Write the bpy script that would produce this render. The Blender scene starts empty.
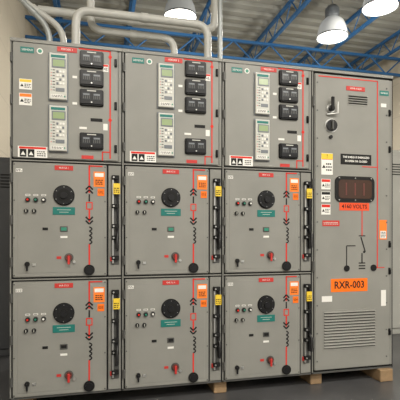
import bpy, bmesh, math, random
from mathutils import Vector, Matrix
random.seed(3)
scene = bpy.context.scene
scene.view_settings.view_transform = 'Standard'
COL = scene.collection

# ------------------------------------------------------------ materials
MATS = {}
def mat(name, col, rough=0.5, metal=0.0, noise=0.0, nscale=4.0, emit=0.0, bump=0.0, coat=0.0, spec=0.5):
    m = bpy.data.materials.new(name); m.use_nodes = True
    nt = m.node_tree; b = nt.nodes['Principled BSDF']
    b.inputs['Base Color'].default_value = (*col, 1)
    b.inputs['Roughness'].default_value = rough
    b.inputs['Metallic'].default_value = metal
    b.inputs['Specular IOR Level'].default_value = spec
    if coat: b.inputs['Coat Weight'].default_value = coat
    if emit:
        b.inputs['Emission Color'].default_value = (*col, 1)
        b.inputs['Emission Strength'].default_value = emit
    if noise:
        tc = nt.nodes.new('ShaderNodeTexCoord')
        n = nt.nodes.new('ShaderNodeTexNoise'); n.inputs['Scale'].default_value = nscale
        n.inputs['Detail'].default_value = 6
        r = nt.nodes.new('ShaderNodeValToRGB')
        r.color_ramp.elements[0].position = 0.3; r.color_ramp.elements[1].position = 0.7
        r.color_ramp.elements[0].color = (*[c*(1-noise) for c in col], 1)
        r.color_ramp.elements[1].color = (*[min(1, c*(1+noise)) for c in col], 1)
        nt.links.new(tc.outputs['Object'], n.inputs['Vector'])
        nt.links.new(n.outputs['Fac'], r.inputs['Fac'])
        nt.links.new(r.outputs['Color'], b.inputs['Base Color'])
        if bump:
            bp = nt.nodes.new('ShaderNodeBump'); bp.inputs['Strength'].default_value = bump
            nt.links.new(n.outputs['Fac'], bp.inputs['Height'])
            nt.links.new(bp.outputs['Normal'], b.inputs['Normal'])
    MATS[name] = m
    return m

def block_mat(name, col, mortar):
    m = bpy.data.materials.new(name); m.use_nodes = True
    nt = m.node_tree; b = nt.nodes['Principled BSDF']; b.inputs['Roughness'].default_value = 0.8
    tc = nt.nodes.new('ShaderNodeTexCoord'); sp = nt.nodes.new('ShaderNodeSeparateXYZ')
    ad = nt.nodes.new('ShaderNodeMath'); ad.operation = 'ADD'
    cb = nt.nodes.new('ShaderNodeCombineXYZ'); br = nt.nodes.new('ShaderNodeTexBrick')
    nt.links.new(tc.outputs['Object'], sp.inputs[0])
    nt.links.new(sp.outputs['X'], ad.inputs[0]); nt.links.new(sp.outputs['Y'], ad.inputs[1])
    nt.links.new(ad.outputs[0], cb.inputs['X']); nt.links.new(sp.outputs['Z'], cb.inputs['Y'])
    nt.links.new(cb.outputs[0], br.inputs['Vector'])
    br.inputs['Scale'].default_value = 1.0
    br.inputs['Brick Width'].default_value = 1.6; br.inputs['Row Height'].default_value = 0.8
    br.inputs['Mortar Size'].default_value = 0.006
    br.inputs['Color1'].default_value = (*col, 1)
    br.inputs['Color2'].default_value = (*[c*0.96 for c in col], 1)
    br.inputs['Mortar'].default_value = (*mortar, 1)
    nt.links.new(br.outputs['Color'], b.inputs['Base Color'])
    MATS[name] = m

mat('cab', (0.205, 0.203, 0.185), 0.42, noise=0.08, nscale=2.5, spec=0.35)
mat('door', (0.225, 0.223, 0.203), 0.40, noise=0.08, nscale=3.0, spec=0.35)
mat('cab_dark', (0.07, 0.07, 0.066), 0.5)
mat('gap', (0.012, 0.012, 0.012), 0.8, spec=0.2)
mat('black', (0.008, 0.008, 0.009), 0.35, spec=0.3)
mat('blackmat', (0.011, 0.011, 0.011), 0.6, spec=0.2)
mat('white', (0.72, 0.71, 0.67), 0.5)
mat('relay', (0.50, 0.50, 0.46), 0.4)
mat('relay_d', (0.14, 0.155, 0.17), 0.4)
mat('lcd', (0.26, 0.34, 0.17), 0.25)
mat('glassd', (0.035, 0.037, 0.04), 0.2, spec=0.4)
mat('red', (0.60, 0.025, 0.015), 0.5, spec=0.2)
mat('redplate', (0.48, 0.035, 0.03), 0.45, spec=0.3)
mat('redorange', (0.72, 0.075, 0.02), 0.5, spec=0.3)
mat('orange', (0.82, 0.16, 0.012), 0.5, spec=0.2)
mat('tagorange', (0.82, 0.20, 0.03), 0.5, spec=0.2)
mat('yellow', (0.72, 0.50, 0.03), 0.5)
mat('green', (0.02, 0.20, 0.13), 0.4)
mat('teal', (0.012, 0.15, 0.13), 0.45, spec=0.3)
mat('steel', (0.50, 0.50, 0.48), 0.35, metal=0.8)
mat('brownglass', (0.05, 0.024, 0.015), 0.15, spec=0.4)
mat('darkred', (0.11, 0.025, 0.018), 0.4)
mat('blue', (0.02, 0.11, 0.28), 0.5, noise=0.1)
mat('conduit', (0.52, 0.52, 0.49), 0.4, noise=0.06)
mat('conduit_grey', (0.34, 0.36, 0.36), 0.4, metal=0.3)
mat('deck', (0.32, 0.32, 0.29), 0.7, noise=0.12, nscale=1.2)
mat('floor', (0.07, 0.07, 0.072), 0.30, noise=0.2, nscale=3, bump=0.04)
mat('wood', (0.26, 0.17, 0.09), 0.8, noise=0.25, nscale=9)
mat('lampglass', (1.0, 0.98, 0.93), 0.3, emit=3.0)
mat('reflector', (0.50, 0.52, 0.53), 0.25, emit=0.15)
mat('lampbody', (0.10, 0.11, 0.12), 0.5)
mat('lockerpaint', (0.05, 0.052, 0.055), 0.5, noise=0.1)
mat('panelgrey', (0.36, 0.36, 0.33), 0.5, noise=0.05)
block_mat('block', (0.50, 0.455, 0.37), (0.40, 0.365, 0.30))
block_mat('block2', (0.46, 0.42, 0.34), (0.37, 0.335, 0.275))

# ------------------------------------------------------------ builder
class B:
    def __init__(self, name, parent=None, loc=(0, 0, 0)):
        self.name, self.parent, self.loc = name, parent, loc
        self.v, self.f, self.m, self.mats, self.sm = [], [], [], [], []
    def mi(self, k):
        if k not in self.mats: self.mats.append(k)
        return self.mats.index(k)
    def add(self, verts, faces, k, smooth=False):
        o = len(self.v); i = self.mi(k)
        self.v += [tuple(p) for p in verts]
        for f in faces:
            self.f.append([o+a for a in f]); self.m.append(i); self.sm.append(smooth)
    def addbm(self, bm, k, smooth=False):
        bm.verts.index_update()
        self.add([v.co for v in bm.verts], [[v.index for v in f.verts] for f in bm.faces], k, smooth)
        bm.free()
    def box3(self, x0, x1, y0, y1, z0, z1, k, bev=0.0, seg=1):
        bm = bmesh.new(); bmesh.ops.create_cube(bm, size=1)
        for v in bm.verts:
            v.co = Vector((x0+(v.co.x+.5)*(x1-x0), y0+(v.co.y+.5)*(y1-y0), z0+(v.co.z+.5)*(z1-z0)))
        if bev: bmesh.ops.bevel(bm, geom=bm.edges[:], offset=bev, segments=seg, affect='EDGES')
        self.addbm(bm, k)
    # front plate: centre u,z ; size w,h ; from depth d0 outward to d1 (towards the aisle = -Y)
    def plate(self, u, z, w, h, d0, d1, k, bev=0.0, seg=1):
        self.box3(u-w/2, u+w/2, -d1, -d0, z-h/2, z+h/2, k, bev, seg)
    def rplate(self, u, z, w, h, r, d0, d1, k):
        pts = []
        for cx, cz, a0 in ((w/2-r, h/2-r, 0), (-w/2+r, h/2-r, 90), (-w/2+r, -h/2+r, 180), (w/2-r, -h/2+r, 270)):
            for i in range(6):
                a = math.radians(a0+i*18); pts.append((u+cx+r*math.cos(a), z+cz+r*math.sin(a)))
        self.prism(pts, d0, d1, k)
    def prism(self, pts, d0, d1, k):
        n = len(pts)
        vs = [(p[0], -d0, p[1]) for p in pts]+[(p[0], -d1, p[1]) for p in pts]
        fs = [list(range(n, 2*n)), list(range(n))[::-1]]+[[i, (i+1) % n, n+(i+1) % n, n+i] for i in range(n)]
        self.add(vs, fs, k)
    def disc(self, u, z, r, d0, d1, k, n=24):
        a0 = math.pi/2 if n == 3 else 0.0
        self.prism([(u+r*math.cos(a0+2*math.pi*i/n), z+r*math.sin(a0+2*math.pi*i/n)) for i in range(n)], d0, d1, k)
    def line(self, u0, z0, u1, z1, w, d0, d1, k):
        dx, dz = u1-u0, z1-z0; L = math.hypot(dx, dz); nx, nz = -dz/L*w/2, dx/L*w/2
        self.prism([(u0+nx, z0+nz), (u0-nx, z0-nz), (u1-nx, z1-nz), (u1+nx, z1+nz)], d0, d1, k)
    def tube(self, pts, r, k, n=12):
        pts = [Vector(p) for p in pts]; rings = []; px = None
        for i, p in enumerate(pts):
            t = (pts[min(i+1, len(pts)-1)]-pts[max(i-1, 0)]).normalized()
            a = Vector((0, 0, 1)) if abs(t.z) < 0.9 else Vector((0, 1, 0))
            x = (px-t*px.dot(t)).normalized() if px is not None else t.cross(a).normalized()
            px = x; y = t.cross(x)
            rings.append([p+(x*math.cos(2*math.pi*j/n)+y*math.sin(2*math.pi*j/n))*r for j in range(n)])
        vs = [q for R in rings for q in R]; fs = []
        for i in range(len(rings)-1):
            for j in range(n):
                fs.append([i*n+j, i*n+(j+1) % n, (i+1)*n+(j+1) % n, (i+1)*n+j])
        self.add(vs, fs, k, True)
        self.add(rings[0], [list(range(n))[::-1]], k); self.add(rings[-1], [list(range(n))], k)
    def lathe(self, cx, cy, prof, k, n=32):
        vs = [(cx+r*math.cos(2*math.pi*j/n), cy+r*math.sin(2*math.pi*j/n), z) for r, z in prof for j in range(n)]
        fs = []
        for i in range(len(prof)-1):
            for j in range(n):
                fs.append([i*n+j, i*n+(j+1) % n, (i+1)*n+(j+1) % n, (i+1)*n+j])
        self.add(vs, fs, k, True)
    def text(self, s, u, z, size, d, k, xs=1.0, bold=0.0):
        c = bpy.data.curves.new('t', 'FONT'); c.body = s; c.size = size; c.align_x = 'CENTER'; c.align_y = 'CENTER'
        c.resolution_u = 2; c.offset = bold
        o = bpy.data.objects.new('t', c); COL.objects.link(o)
        bpy.context.view_layer.update()
        me = bpy.data.meshes.new_from_object(o.evaluated_get(bpy.context.evaluated_depsgraph_get()))
        self.add([(u+v.co.x*xs, -d, z+v.co.y) for v in me.vertices], [list(p.vertices) for p in me.polygons], k)
        bpy.data.objects.remove(o); bpy.data.meshes.remove(me); bpy.data.curves.remove(c)
    def done(self):
        me = bpy.data.meshes.new(self.name); me.from_pydata(self.v, [], self.f)
        for k in self.mats: me.materials.append(MATS[k])
        me.polygons.foreach_set('material_index', self.m)
        me.polygons.foreach_set('use_smooth', self.sm)
        me.update()
        o = bpy.data.objects.new(self.name, me); COL.objects.link(o); o.location = self.loc
        if self.parent: o.parent = self.parent
        return o

def empty(name, loc):
    e = bpy.data.objects.new(name, None); e.location = loc; e.empty_display_size = 0.1
    COL.objects.link(e); return e

# ------------------------------------------------------------ dimensions
W, Z0, Z1, DEP = 0.736, 0.10, 2.50, 1.30
CH = 0.8
DF = 0.022       # door face depth

def lines_text(b, u, z, w, h, rows, d, k='blackmat'):
    for i in range(rows):
        zz = z+h/2-(i+0.5)*h/rows
        x = u-w/2
        while x < u+w/2-0.004:
            l = random.uniform(0.006, 0.016); l = min(l, u+w/2-x)
            b.plate(x+l/2, zz, l, h/rows*0.5, d, d+0.0006, k); x += l+0.004
def warn(b, u, z, w, h, d, head='red'):
    b.plate(u, z, w, h, d, d+0.0015, 'white')
    b.plate(u, z+h*0.33, w*0.92, h*0.26, d, d+0.002, head)
    b.disc(u-w*0.28, z-h*0.14, min(w, h)*0.18, d, d+0.002, 'blackmat', 3)
    lines_text(b, u+w*0.16, z-h*0.14, w*0.5, h*0.42, 3, d+0.0015)

def relay(par, u, z, w, h):
    b = B('protective_relay', par)
    d = DF
    b.plate(u, z, w+0.016, h+0.016, d, d+0.006, 'relay_d', 0.002)
    b.plate(u, z, w, h, d, d+0.024, 'relay', 0.004)
    f = d+0.024
    b.plate(u, z+h*0.43, w*0.8, h*0.06, f, f+0.001, 'teal')
    b.plate(u+w*0.04, z+h*0.28, w*0.78, h*0.20, f, f+0.003, 'relay_d', 0.001)
    b.plate(u+w*0.04, z+h*0.28, w*0.64, h*0.14, f+0.003, f+0.004, 'lcd')
    for i in range(8):
        b.disc(u-w*0.38, z+h*(0.13-0.062*i), 0.003, f, f+0.002, 'red' if i % 3 else 'green', 8)
        b.plate(u-w*0.24, z+h*(0.13-0.062*i), w*0.13, 0.005, f, f+0.001, 'blackmat')
    for i in range(4):
        for j in range(3):
            b.plate(u-w*0.03+j*w*0.165, z+h*(0.10-i*0.085), w*0.12, h*0.05, f, f+0.004,
                    'relay_d' if (i+j) % 3 == 0 else 'white', 0.001)
    b.plate(u+w*0.12, z-h*0.29, w*0.5, h*0.08, f, f+0.003, 'relay_d', 0.001)
    b.plate(u-w*0.05, z-h*0.43, w*0.7, h*0.07, f, f+0.001, 'white')
    lines_text(b, u-w*0.05, z-h*0.43, w*0.62, h*0.05, 2, f+0.001)
    b.plate(u+w*0.38, z-h*0.43, 0.009, 0.009, f, f+0.003, 'green')
    for sx in (-1, 1):
        for sz in (-1, 1):
            b.disc(u+sx*(w*0.5-0.006), z+sz*(h*0.5-0.006), 0.0035, f, f+0.002, 'steel', 8)
    b.done()

def testblock(par, u, z, w=0.150, h=0.108):
    b = B('test_switch', par); d = DF
    b.rplate(u, z, w+0.01, h+0.008, 0.012, d, d+0.006, 'blackmat')
    b.plate(u, z, w, h, d, d+0.028, 'black', 0.008, 2)
    f = d+0.028
    for s in (-1, 1):
        b.plate(u+s*w*0.23, z+h*0.02, w*0.38, h*0.48, f, f+0.002, 'glassd', 0.001)
        b.plate(u+s*w*0.23, z+h*0.14, w*0.28, h*0.10, f+0.002, f+0.003, 'relay_d')
        for i in range(4):
            b.plate(u+s*w*0.23-w*0.13+i*w*0.087, z-h*0.04, w*0.03, h*0.2, f+0.002, f+0.004, 'cab_dark')
    b.disc(u, z-h*0.35, 0.005, f, f+0.006, 'steel', 10)
    b.plate(u, z+h*0.38, w*0.4, h*0.06, f, f+0.001, 'relay')
    b.done()

def latch(b, u, z):
    b.plate(u, z, 0.018, 0.055, DF, DF+0.008, 'blackmat', 0.002)
    b.plate(u, z-0.004, 0.009, 0.038, DF+0.008, DF+0.02, 'black', 0.002)

def breaker_cell(par, zb, tagtxt, variant):
    """zb = bottom z of the compartment"""
    zt = zb+CH
    b = B('breaker_door', par)
    b.plate(0.325, zb+CH/2, 0.608, CH-0.030, 0.0, DF, 'door', 0.005, 2)
    b.plate(0.325, zb+CH/2, 0.545, CH-0.09, DF, DF+0.0015, 'door', 0.0007)
    for z in (zb+0.12, zb+0.40, zb+0.68):
        b.tube([(0.012, -0.02, z-0.03), (0.012, -0.02, z+0.03)], 0.008, 'cab_dark', 8)
    for uu in (0.03, 0.618):
        for zz in (zb+0.03, zb+0.28, zb+0.53, zb+0.77):
            b.disc(uu, zz, 0.005, DF, DF+0.003, 'cab_dark', 8)
    b.done()
    m = B('breaker_controls', par); d = DF+0.0015
    m.plate(0.345, zt-0.045, 0.12, 0.032, d, d+0.003, 'redplate', 0.001)
    m.text('BKR 52-%d' % variant, 0.345, zt-0.045, 0.016, d+0.0035, 'white')
    u, z = 0.345, zt-0.232
    m.disc(u, z, 0.070, d, d+0.006, 'blackmat', 32)
    m.disc(u, z, 0.062, d+0.006, d+0.016, 'black', 32)
    m.disc(u, z, 0.044, d+0.016, d+0.019, 'blackmat', 32)
    m.disc(u, z, 0.022, d+0.019, d+0.030, 'black', 24)
    for i in range(6):
        a = i*math.pi/3+0.5
        m.disc(u+0.056*math.cos(a), z+0.056*math.sin(a), 0.0025, d+0.016, d+0.018, 'steel', 8)
    m.plate(u, z-0.106, 0.145, 0.052, d, d+0.003, 'teal', 0.001)
    for i in range(2):
        m.plate(u, z-0.098-0.016*i, 0.09-0.03*i, 0.003, d+0.003, d+0.0036, 'relay')
    for uu, k in ((0.115, 'red'), (0.165, 'green'), (0.215, 'white')):
        zz = zt-0.265
        m.disc(uu, zz, 0.017, d, d+0.004, 'cab_dark', 16); m.disc(uu, zz, 0.013, d+0.004, d+0.016, 'blackmat', 16)
        m.disc(uu, zz, 0.007, d+0.016, d+0.022, k, 12)
        m.plate(uu, zz+0.032, 0.030, 0.011, d, d+0.001, 'white')
        m.plate(uu, zz+0.032, 0.022, 0.004, d+0.001, d+0.0016, 'blackmat')
    for uu in (0.105, 0.155):
        m.disc(uu, zt-0.34, 0.014, d, d+0.012, 'blackmat', 14); m.plate(uu, zt-0.34, 0.004, 0.018, d+0.012, d+0.02, 'relay')
    m.plate(0.345, zt-0.46, 0.050, 0.036, d, d+0.006, 'cab_dark', 0.002)
    m.plate(0.345, zt-0.46, 0.036, 0.022, d+0.006, d+0.007, 'green' if variant % 2 else 'blackmat')
    m.plate(0.225, zt-0.46, 0.035, 0.018, d, d+0.002, 'blackmat')
    m.plate(0.345, zt-0.515, 0.045, 0.014, d, d+0.002, 'white')
    u, z = 0.378, zt-0.655
    m.disc(u, z, 0.030, d, d+0.005, 'cab_dark', 20)
    m.disc(u, z, 0.022, d+0.005, d+0.022, 'darkred', 16)
    m.plate(u, z-0.016, 0.016, 0.060, d+0.020, d+0.030, 'redplate', 0.003)
    m.disc(u+0.035, z-0.03, 0.009, d, d+0.012, 'steel', 10)
    m.plate(u-0.065, z, 0.03, 0.018, d, d+0.002, 'redplate')
    m.disc(0.112, zt-0.695, 0.016, d, d+0.016, 'blackmat', 14)
    m.plate(0.112, zt-0.715, 0.012, 0.05, d+0.010, d+0.02, 'black', 0.002)
    m.plate(0.155, zt-0.70, 0.022, 0.018, d, d+0.006, 'steel', 0.001)
    m.done()
    g = B('mimic_diagram', par); x = 0.512; e = d+0.0012
    g.line(x, zt-0.02, x, zt-0.21, 0.010, d, e, 'red')
    g.line(x, zt-0.025, 0.60, zt-0.025, 0.008, d, e, 'red')
    def chev(zc, up, k):
        s = 1 if up else -1
        for o in (0, 0.026):
            g.line(x, zc+o*s, x-0.024, zc+(o-0.024)*s, 0.011, d, e+0.0004, k)
            g.line(x, zc+o*s, x+0.024, zc+(o-0.024)*s, 0.011, d, e+0.0004, k)
    chev(zt-0.19, True, 'blackmat')
    g.line(x, zt-0.22, x, zt-0.27, 0.010, d, e, 'blackmat')
    g.plate(x, zt-0.30, 0.044, 0.052, d, e, 'red'); g.plate(x, zt-0.30, 0.030, 0.038, d, e+0.0005, 'door')
    g.line(x, zt-0.327, x, zt-0.41, 0.010, d, e, 'red')
    chev(zt-0.40, False, 'blackmat')
    for i in range(4):
        zz = zt-0.46-0.030*i
        n = 8
        pts = [(x+0.018*math.sin(math.pi*j/n), zz+0.015-0.030*j/n) for j in range(n+1)]
        for j in range(n):
            g.line(*pts[j], *pts[j+1], 0.009, d, e, 'blackmat')
    g.line(x, zt-0.565, x, zt-0.73, 0.010, d, e, 'red')
    g.disc(x, zt-0.742, 0.037, d, d+0.010, 'blackmat', 20)
    g.disc(x, zt-0.742, 0.024, d+0.010, d+0.013, 'black', 20)
    g.done()
    t = B('warning_tags', par)
    t.plate(0.578, zt-0.115, 0.075, 0.105, d, d+0.002, 'tagorange')
    t.plate(0.578, zt-0.085, 0.060, 0.026, d+0.002, d+0.0026, 'white')
    lines_text(t, 0.578, zt-0.135, 0.05, 0.04, 3, d+0.0026)
    t.plate(0.59, zt-0.205, 0.046, 0.050, d, d+0.002, 'orange')
    t.text(tagtxt, 0.59, zt-0.205, 0.026, d+0.0025, 'blackmat', 0.9)
    t.plate(0.06, zt-0.07, 0.040, 0.022, d, d+0.001, 'white'); lines_text(t, 0.06, zt-0.07, 0.034, 0.016, 2, d+0.001)
    t.done()
    r = B('interlock_mechanism', par)
    r.plate(0.684, zb+CH/2, 0.086, CH-0.030, 0, 0.010, 'cab', 0.002)
    r.plate(0.688, zt-0.40, 0.054, 0.62, 0.010, 0.014, 'cab_dark', 0.002)
    r.plate(0.672, zt-0.40, 0.012, 0.60, 0.014, 0.032, 'steel', 0.002)
    r.plate(0.704, zt-0.36, 0.014, 0.50, 0.014, 0.038, 'black', 0.002)
    for zz in (zt-0.10, zt-0.30, zt-0.44, zt-0.52, zt-0.66):
        r.plate(0.688, zz, 0.052, 0.030, 0.014, 0.042, 'blackmat', 0.003)
        r.disc(0.676, zz, 0.006, 0.042, 0.048, 'steel', 10)
    r.tube([(0.70, -0.04, zt-0.47), (0.70, -0.075, zt-0.50), (0.695, -0.08, zt-0.60)], 0.010, 'black', 8)
    r.plate(0.696, zt-0.18, 0.046, 0.075, 0.044, 0.047, 'yellow', 0.001)
    lines_text(r, 0.696, zt-0.190, 0.036, 0.040, 3, 0.047)
    r.plate(0.662, zt-0.67, 0.02, 0.03, 0.014, 0.02, 'redplate')
    r.done()

def relay_compartment(par, idx):
    zt = Z1; zb = Z1-CH
    b = B('relay_door', par)
    b.plate(0.362, zb+CH/2, 0.686, CH-0.030, 0, DF, 'door', 0.005, 2)
    for z in (zb+0.12, zb+0.40, zb+0.68):
        b.tube([(0.010, -0.02, z-0.03), (0.010, -0.02, z+0.03)], 0.008, 'cab_dark', 8)
    for z in (zb+0.10, zb+0.40, zb+0.70): latch(b, 0.690, z)
    b.plate(0.722, zb+CH/2, 0.020, CH-0.022, 0, 0.010, 'cab')
    b.done()
    relay(par, 0.308, 2.268, 0.114, 0.312)
    relay(par, 0.308, 1.918, 0.114, 0.306)
    for z in (2.408, 2.277, 2.145, 1.845): testblock(par, 0.527, z)
    s = B('door_labels', par); d = DF
    s.plate(0.110, 2.435, 0.085, 0.038, d, d+0.002, 'teal'); s.text('SIEMENS', 0.110, 2.435, 0.019, d+0.0025, 'white')
    s.disc(0.190, 2.435, 0.020, d, d+0.002, 'white', 20); s.disc(0.190, 2.435, 0.013, d, d+0.0026, 'green', 16)
    s.plate(0.365, 2.462, 0.13, 0.034, d, d+0.003, 'redplate', 0.001); s.text('FEEDER %d' % (idx+1), 0.365, 2.462, 0.019, d+0.0035, 'white')
    if idx == 0:
        warn(s, 0.10, 2.205, 0.080, 0.070, d, 'yellow'); warn(s, 0.10, 2.105, 0.080, 0.080, d, 'tagorange')
    s.plate(0.145, 1.755, 0.185, 0.075, d, d+0.0015, 'white')
    for k in range(2):
        s.plate(0.085+0.05*k, 1.747, 0.042, 0.052, d, d+0.002, 'blackmat'); s.disc(0.085+0.05*k, 1.742, 0.017, d, d+0.0026, 'white', 3)
    s.plate(0.145, 1.782, 0.170, 0.014, d, d+0.002, 'red'); lines_text(s, 0.200, 1.745, 0.055, 0.040, 3, d+0.0015)
    warn(s, 0.622, 2.36, 0.035, 0.05, d)
    s.plate(0.56, 1.995, 0.08, 0.022, d, d+0.002, 'blackmat'); s.plate(0.47, 1.935, 0.05, 0.014, d, d+0.002, 'white')
    s.plate(0.415, 2.10, 0.03, 0.016, d, d+0.002, 'white'); s.plate(0.415, 2.28, 0.03, 0.016, d, d+0.002, 'white')
    s.plate(0.62, 1.95, 0.03, 0.045, d, d+0.0015, 'white')
    s.plate(0.50, 1.735, 0.08, 0.024, d, d+0.002, 'redplate')
    s.done()
    g = B('mimic_bus', par); e = d+0.0015
    g.line(0.44, 2.478, 0.655, 2.478, 0.008, d, e, 'red')
    g.line(0.652, 2.482, 0.652, 1.73, 0.009, d, e, 'red')
    g.line(0.60, 1.775, 0.652, 1.775, 0.008, d, e, 'red')
    g.line(0.60, 1.779, 0.60, 1.715, 0.008, d, e, 'red')
    for z in (2.44, 2.0):
        g.disc(0.652, z, 0.012, d, e+0.0005, 'red', 12)
    g.done()

def carcass(par, name='frame'):
    b = B(name, par)
    b.box3(0.001, W-0.001, 0.0, DEP, Z0, Z1, 'cab', 0.003)
    b.box3(0.001, W-0.001, -0.018, 0.0, Z1-0.010, Z1+0.012, 'cab')
    b.box3(0.001, W-0.001, -0.012, 0.0, Z0, Z0+0.012, 'cab_dark')
    if name == 'frame':
        for z in (Z0+CH, Z0+2*CH):
            b.box3(0.004, W-0.004, -0.004, 0.0, z-0.013, z+0.013, 'gap')
            b.box3(0.004, W-0.004, -0.012, 0.0, z-0.004, z+0.004, 'cab')
        b.box3(0.010, 0.022, -0.003, 0.0, Z0, Z1, 'gap')
        b.box3(0.628, 0.642, -0.003, 0.0, Z0, Z0+2*CH, 'gap')
    b.box3(0.0015, 0.010, -0.012, 0.0, Z0, Z1, 'cab')
    b.box3(W-0.007, W-0.0015, -0.012, 0.0, Z0, Z1, 'gap')
    for x in (0.08, W-0.08):
        b.box3(x-0.03, x+0.03, 0.04, 0.07, Z1, Z1+0.012, 'cab_dark')
        b.disc(x, Z1+0.022, 0.018, -0.07, -0.05, 'cab_dark', 12)
    b.done()

for i in range(3):
    e = empty('switchgear_cabinet', (i*W, 0, 0))
    carcass(e)
    relay_compartment(e, i)
    breaker_cell(e, Z0+CH, ('E02', 'E03', 'E05')[i], i*2+1)
    breaker_cell(e, Z0, ('003', '003', '004')[i], i*2+2)

# ------------------------------------------------------------ fourth cabinet
e4 = empty('transformer_cabinet', (3*W, 0, 0))
carcass(e4, 'enclosure')
b = B('tall_door', e4)
b.box3(0.010, W-0.007, -0.003, 0.0, Z0+0.012, Z1-0.01, 'gap')
b.plate(0.362, 1.30, 0.686, 2.345, 0.0031, DF, 'door', 0.006, 2)
b.plate(0.720, 1.30, 0.018, 2.345, 0.0031, 0.010, 'cab')
for z in (0.35, 0.95, 1.6, 2.25): b.tube([(0.010, -0.02, z-0.04), (0.010, -0.02, z+0.04)], 0.008, 'cab_dark', 8)
for z in (0.40, 0.9, 1.12, 1.9, 2.2): latch(b, 0.695, z)
for z in [0.2+0.22*i for i in range(11)]:
    b.disc(0.040, z, 0.006, DF, DF+0.004, 'cab_dark', 8); b.disc(0.668, z, 0.006, DF, DF+0.004, 'cab_dark', 8)
b.done()
L = B('louver_vents', e4); d = DF
def louver(u, z, w, h, n):
    L.plate(u, z, w+0.02, h+0.02, d, d+0.002, 'door')
    for i in range(n):
        zz = z-h/2+(i+0.5)*h/n
        L.plate(u, zz-0.002, w, h/n*0.42, d+0.002, d+0.0028, 'gap')
        x0, x1 = u-w/2, u+w/2; t = h/n*0.42
        L.add([(x0, -d-0.002, zz+t), (x1, -d-0.002, zz+t), (x1, -d-0.012, zz+0.001), (x0, -d-0.012, zz+0.001),
               (x0, -d-0.002, zz+0.0), (x1, -d-0.002, zz+0.0)],
              [[0, 1, 2, 3][::-1], [3, 2, 5, 4][::-1], [0, 3, 4], [1, 5, 2]], 'door')
louver(0.33, 0.44, 0.46, 0.30, 13)
louver(0.40, 2.285, 0.17, 0.075, 4)
L.done()
h = B('switch_handle', e4)
h.disc(0.155, 2.20, 0.036, d, d+0.008, 'steel', 20); h.disc(0.155, 2.20, 0.024, d+0.008, d+0.03, 'black', 16)
h.plate(0.155, 2.23, 0.026, 0.11, d+0.028, d+0.044, 'blackmat', 0.004)
h.tube([(0.12, -0.03, 2.15), (0.205, -0.05, 2.16), (0.205, -0.05, 2.25)], 0.007, 'steel', 8)
h.disc(0.160, 2.065, 0.055, d, d+0.006, 'steel', 24); h.disc(0.160, 2.065, 0.046, d+0.006, d+0.020, 'black', 24)
h.plate(0.160, 2.065, 0.014, 0.07, d+0.020, d+0.034, 'cab_dark', 0.003)
h.disc(0.155, 1.975, 0.014, d, d+0.014, 'black', 14)
h.done()
o = B('observation_window', e4)
o.rplate(0.372, 1.565, 0.355, 0.205, 0.045, d, d+0.010, 'blackmat')
o.rplate(0.372, 1.565, 0.300, 0.150, 0.030, d+0.010, d+0.012, 'brownglass')
for sx in (-1, 0, 1):
    for sz in (-1, 1):
        o.disc(0.372+sx*0.145, 1.565+sz*0.088, 0.005, d+0.010, d+0.014, 'steel', 8)
for i in range(3): o.plate(0.29+0.08*i, 1.565, 0.012, 0.10, d+0.012, d+0.0126, 'darkred')
o.done()
s = B('door_labels', e4)
s.plate(0.38, 2.375, 0.17, 0.036, d, d+0.003, 'redplate', 0.001); s.text('XFMR 4160V', 0.38, 2.375, 0.020, d+0.0035, 'white')
s.plate(0.645, 2.36, 0.085, 0.040, d, d+0.002, 'teal'); s.text('SIEMENS', 0.645, 2.36, 0.018, d+0.0025, 'white')
s.plate(0.385, 1.805, 0.28, 0.085, d, d+0.002, 'blackmat', 0.001)
s.text('THE SHIELD IS ENERGIZED', 0.385, 1.822, 0.022, d+0.0028, 'white', 0.93, 0.0006)
s.text('IN OPEN OR CLOSED', 0.385, 1.790, 0.022, d+0.0028, 'white', 0.95, 0.0006)
s.plate(0.37, 1.425, 0.27, 0.062, d, d+0.002, 'redorange'); s.text('4160 VOLTS', 0.37, 1.425, 0.046, d+0.0028, 'blackmat', 0.95, 0.0008)
s.plate(0.325, 0.795, 0.33, 0.105, d, d+0.002, 'orange'); s.text('RXR-003', 0.325, 0.795, 0.080, d+0.0028, 'blackmat', 0.92, 0.0015)
warn(s, 0.125, 1.76, 0.10, 0.17, d); s.plate(0.125, 1.82, 0.10, 0.045, d, d+0.0022, 'yellow')
s.text('!', 0.125, 1.82, 0.045, d+0.003, 'blackmat')
for i, z in enumerate((1.60, 1.50, 1.40)):
    warn(s, 0.115, z, 0.080, 0.082, d, ('red', 'blackmat', 'red')[i])
s.plate(0.16, 1.29, 0.15, 0.045, d, d+0.002, 'redplate'); lines_text(s, 0.16, 1.29, 0.13, 0.024, 2, d+0.002, 'relay')
s.plate(0.125, 0.69, 0.09, 0.045, d, d+0.002, 'white')
s.plate(0.635, 1.24, 0.07, 0.16, d, d+0.002, 'tagorange'); s.plate(0.635, 1.20, 0.055, 0.06, d, d+0.0026, 'white')
lines_text(s, 0.635, 1.20, 0.045, 0.05, 4, d+0.0026)
s.plate(0.64, 0.68, 0.045, 0.13, d, d+0.002, 'white')
s.plate(0.64, 2.26, 0.05, 0.03, d, d+0.002, 'white')
s.done()
g = B('mimic_bus', e4); e = d+0.0015
g.line(0.05, 2.452, 0.585, 2.452, 0.008, d, e, 'red')
g.line(0.582, 2.455, 0.582, 0.93, 0.008, d, e, 'red')
g.line(0.44, 1.75, 0.582, 1.75, 0.007, d, e, 'red')
g.line(0.44, 1.395, 0.44, 1.19, 0.008, d, e, 'red')
g.line(0.43, 1.18, 0.47, 1.06, 0.010, d, e, 'blackmat'); g.line(0.41, 1.19, 0.47, 1.19, 0.008, d, e, 'blackmat')
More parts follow.
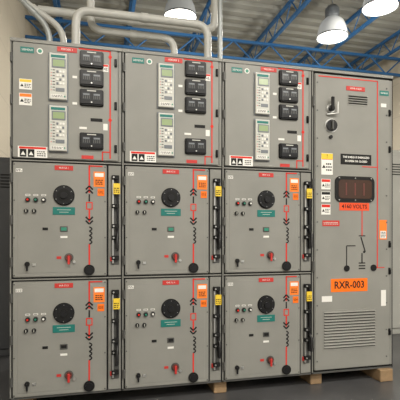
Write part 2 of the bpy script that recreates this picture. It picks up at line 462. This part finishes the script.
g.line(0.44, 1.05, 0.44, 0.97, 0.010, d, e, 'blackmat')
for k in range(3): g.line(0.41, 0.97-0.022*k, 0.47, 0.97-0.022*k, 0.009, d, e, 'blackmat')
g.disc(0.46, 1.06, 0.010, d, e, 'blackmat', 12)
g.plate(0.60, 0.93, 0.10, 0.006, d, e, 'red'); g.disc(0.545, 0.93, 0.026, d, d+0.008, 'blackmat', 18)
g.line(0.30, 1.11, 0.38, 1.11, 0.008, d, e, 'blackmat'); g.line(0.30, 1.11, 0.30, 0.93, 0.008, d, e, 'blackmat')
g.disc(0.30, 0.93, 0.024, d, d+0.008, 'blackmat', 18)
g.done()

# ------------------------------------------------------------ timber skids
for x in (0.02, 1.40, 2.20):
    k = B('timber_skid'); k.box3(x+0.02, x+0.12, 0.03, DEP+0.05, 0.0, Z0-0.001, 'wood', 0.006); k.done()
k = B('timber_skid'); k.box3(2.80, 2.92, -0.05, DEP+0.05, 0.0, Z0-0.001, 'wood', 0.006); k.done()

# ------------------------------------------------------------ room
X0, X1, Y0, Y1, ZC = -0.80, 7.6, -7.0, 7.5, 5.8
def slab(n, x0, x1, y0, y1, z0, z1, k):
    b = B(n); b.box3(x0, x1, y0, y1, z0, z1, k); return b.done()
slab('floor', X0, X1, Y0, Y1, -0.1, 0.0, 'floor')
slab('wall_left', X0-0.15, X0, Y0, Y1, 0, ZC, 'block')
slab('wall_back', X0-0.15, X1+0.15, Y1, Y1+0.15, 0, ZC, 'block2')
slab('wall_right', X1, X1+0.15, Y0, Y1, 0, ZC, 'block')
c = B('ceiling')
y = Y0; prof = []
while y < Y1:
    prof += [(y, 0.0), (y+0.13, 0.0), (y+0.15, 0.06), (y+0.28, 0.06)]; y += 0.30
vs = []
for yy, zz in prof:
    vs += [(X0-0.1, yy, ZC+zz), (X1+0.1, yy, ZC+zz)]
c.add(vs, [[2*i, 2*i+1, 2*i+3, 2*i+2] for i in range(len(prof)-1)], 'deck')
c.box3(X0-0.15, X1+0.15, Y0, Y1+0.15, ZC+0.08, ZC+0.15, 'deck')
c.done()

def joist(name, a, bpt, zt, zb, step, r=0.022):
    b = B(name); a = Vector(a); q = Vector(bpt); L = (q-a).length; t = (q-a)/L
    def bar(z, hh):
        n = Vector((-t.y, t.x, 0))*0.032
        p = [a+n, a-n, q-n, q+n]
        b.add([(v.x, v.y, z+s) for s in (-hh, hh) for v in p],
              [[0, 1, 2, 3], [7, 6, 5, 4], [0, 4, 5, 1], [1, 5, 6, 2], [2, 6, 7, 3], [3, 7, 4, 0]], 'blue')
    bar(zt, 0.026); bar(zb, 0.026)
    n = int(L/step)
    for i in range(n):
        p0 = a+t*(L*i/n); p1 = a+t*(L*(i+0.5)/n); p2 = a+t*(L*(i+1)/n)
        b.tube([(p0.x, p0.y, zt), (p1.x, p1.y, zb)], r*0.6, 'blue', 6)
        b.tube([(p1.x, p1.y, zb), (p2.x, p2.y, zt)], r*0.6, 'blue', 6)
    b.done()
for x in (-0.2, 1.2, 2.7, 4.25, 5.8, 7.2):
    joist('roof_joist', (x, 0.5, 0), (x, Y1-0.01, 0), ZC-0.04, ZC-0.40, 0.55)
joist('roof_girder', (X0+0.01, 5.6, 0), (X1-0.01, 5.6, 0), ZC-0.46, ZC-0.84, 0.8, 0.03)

# ------------------------------------------------------------ high bay lamps
def lamp(x, y, z, power, up, r=0.28):
    b = B('high_bay_lamp', None)
    b.lathe(x, y, [(r, z-0.20), (r*0.98, z-0.12), (r*0.90, z-0.02), (r*0.74, z+0.08), (r*0.48, z+0.15), (r*0.38, z+0.17)], 'reflector')
    b.lathe(x, y, [(r*0.98, z-0.195), (r*0.9, z-0.215), (r*0.6, z-0.235), (r*0.25, z-0.245), (0.001, z-0.246)], 'lampglass')
    b.lathe(x, y, [(r*1.02, z-0.21), (r*1.05, z-0.195), (r*1.0, z-0.18)], 'lampbody')
    b.lathe(x, y, [(0.001, z+0.16), (0.12, z+0.16), (0.13, z+0.19), (0.13, z+0.33), (0.09, z+0.38), (0.001, z+0.38)], 'lampbody')
    b.tube([(x, y, z+0.37), (x, y, ZC+0.0)], 0.012, 'steel', 8)
    o = b.done()
    l = bpy.data.lights.new('lamp_light', 'AREA'); l.shape = 'DISK'; l.size = r*1.6; l.energy = power
    l.color = (1.0, 0.95, 0.86); l.spread = math.radians(170)
    lo = bpy.data.objects.new('lamp_light', l); COL.objects.link(lo); lo.location = (x, y, z-0.26); lo.parent = o
    # the prismatic bowl also throws light sideways and up at the deck
    p = bpy.data.lights.new('lamp_glow', 'POINT'); p.energy = up; p.shadow_soft_size = 0.1; p.color = (1.0, 0.95, 0.86)
    po = bpy.data.objects.new('lamp_glow', p); COL.objects.link(po); po.location = (x, y, z-0.42); po.parent = o
for x, y, z in ((1.96, 4.2, 5.18), (4.86, 4.1, 5.10), (5.15, 3.1, 5.18)):
    lamp(x, y, z, 100, 75)
for x, y in ((0.3, -3.6), (2.9, -3.6), (5.5, -3.6), (1.2, -6.0), (4.2, -6.0)):  # unseen lamps added behind the camera to light the cabinet fronts
    lamp(x, y, 5.1, 120, 55)

# ------------------------------------------------------------ conduits above the gear
def pipe(name, pts, r, k='conduit'):
    """polyline with rounded elbows"""
    P = [Vector(p) for p in pts]; out = [P[0]]
    for i in range(1, len(P)-1):
        a, c_, d_ = P[i-1], P[i], P[i+1]
        R = min(0.12, (a-c_).length*0.45, (d_-c_).length*0.45)
        s0 = c_+(a-c_).normalized()*R; s1 = c_+(d_-c_).normalized()*R
        for j in range(7):
            t = j/6; out.append(s0*(1-t)**2+c_*2*t*(1-t)+s1*t*t)
    out.append(P[-1])
    b = B(name); b.tube(out, r, k, 14)
    for p in (P[0], P[-1]):
        if abs(p.z-(Z1+0.001)) < 0.01:
            b.lathe(p.x, p.y, [(0.001, p.z), (r*1.7, p.z), (r*1.7, p.z+0.03), (r*1.2, p.z+0.05)], k, 14)
    for i in range(len(P)-1):
        q = (P[i]+P[i+1])/2; t = (P[i+1]-P[i]).normalized()
        b.tube([q-t*0.03, q+t*0.03], r*1.18, k, 14)
    b.done()
ZR = Z1+0.001
pipe('conduit', [(0.38, 0.80, ZR), (0.38, 0.80, 3.16), (1.57, 0.80, 3.16), (1.57, 0.80, ZR)], 0.036)
pipe('conduit', [(0.27, 0.90, ZR), (0.27, 0.90, 3.02), (-0.2, 0.9, 3.32), (-0.2, 0.9, 4.9)], 0.028)
pipe('conduit', [(1.28, 0.97, ZR), (1.28, 0.97, 3.08), (0.50, 0.97, 3.08), (0.50, 0.97, 4.2)], 0.034)
pipe('conduit', [(0.17, 0.75, ZR), (0.17, 0.75, 2.95), (-0.10, 0.75, 3.2), (-0.10, 0.75, 4.6)], 0.024, 'conduit_grey')
pipe('conduit', [(0.02, 1.20, 3.32), (1.75, 1.20, 3.32), (1.75, 1.20, 4.6)], 0.040)
pipe('conduit', [(1.66, 0.70, ZR), (1.66, 0.70, 3.6)], 0.022, 'conduit_grey')

# ------------------------------------------------------------ neighbouring equipment
def locker(name, x0, x1, y0, y1, H, k):
    e = empty(name, (0, 0, 0)); n = 2; w_ = (x1-x0)/n
    b = B(name+'_body', e); b.box3(x0, x1, y0, y1, 0.0, H, k, 0.01, 2)
    for i in range(n):
        u = x0+w_*(i+0.5)
        b.box3(u-w_/2+0.012, u+w_/2-0.012, y0-0.02, y0, 0.08, H-0.05, k, 0.004)
        for j in range(5): b.box3(u-0.08, u+0.08, y0-0.025, y0-0.019, H-0.30+0.03*j, H-0.29+0.03*j, 'gap')
        b.box3(u+w_*0.33, u+w_*0.39, y0-0.045, y0-0.02, 0.95, 1.10, 'steel', 0.003)
    b.done()
locker('steel_locker', -0.79, -0.10, 1.42, 1.95, 1.95, 'lockerpaint')
locker('filler_enclosure', 3.75, 4.75, 1.3, 1.9, 2.2, 'panelgrey')  # pale box added to fill the dark view right of the cabinets

# ------------------------------------------------------------ world + camera
w = bpy.data.worlds.new('World'); scene.world = w; w.use_nodes = True
w.node_tree.nodes['Background'].inputs['Color'].default_value = (1.0, 0.97, 0.92, 1)
w.node_tree.nodes['Background'].inputs['Strength'].default_value = 0.95

cam = bpy.data.cameras.new('camera'); co = bpy.data.objects.new('camera', cam); COL.objects.link(co)
cam.sensor_width = 36; cam.lens = 37.8; cam.shift_y = 0.080
co.location = (0.573, -3.02, 1.22)
R = Matrix.Rotation(math.radians(-13.6), 4, 'Z') @ Matrix.Rotation(math.radians(90), 4, 'X') @ Matrix.Rotation(math.radians(0.05), 4, 'Z')
co.rotation_euler = R.to_euler()
scene.camera = co
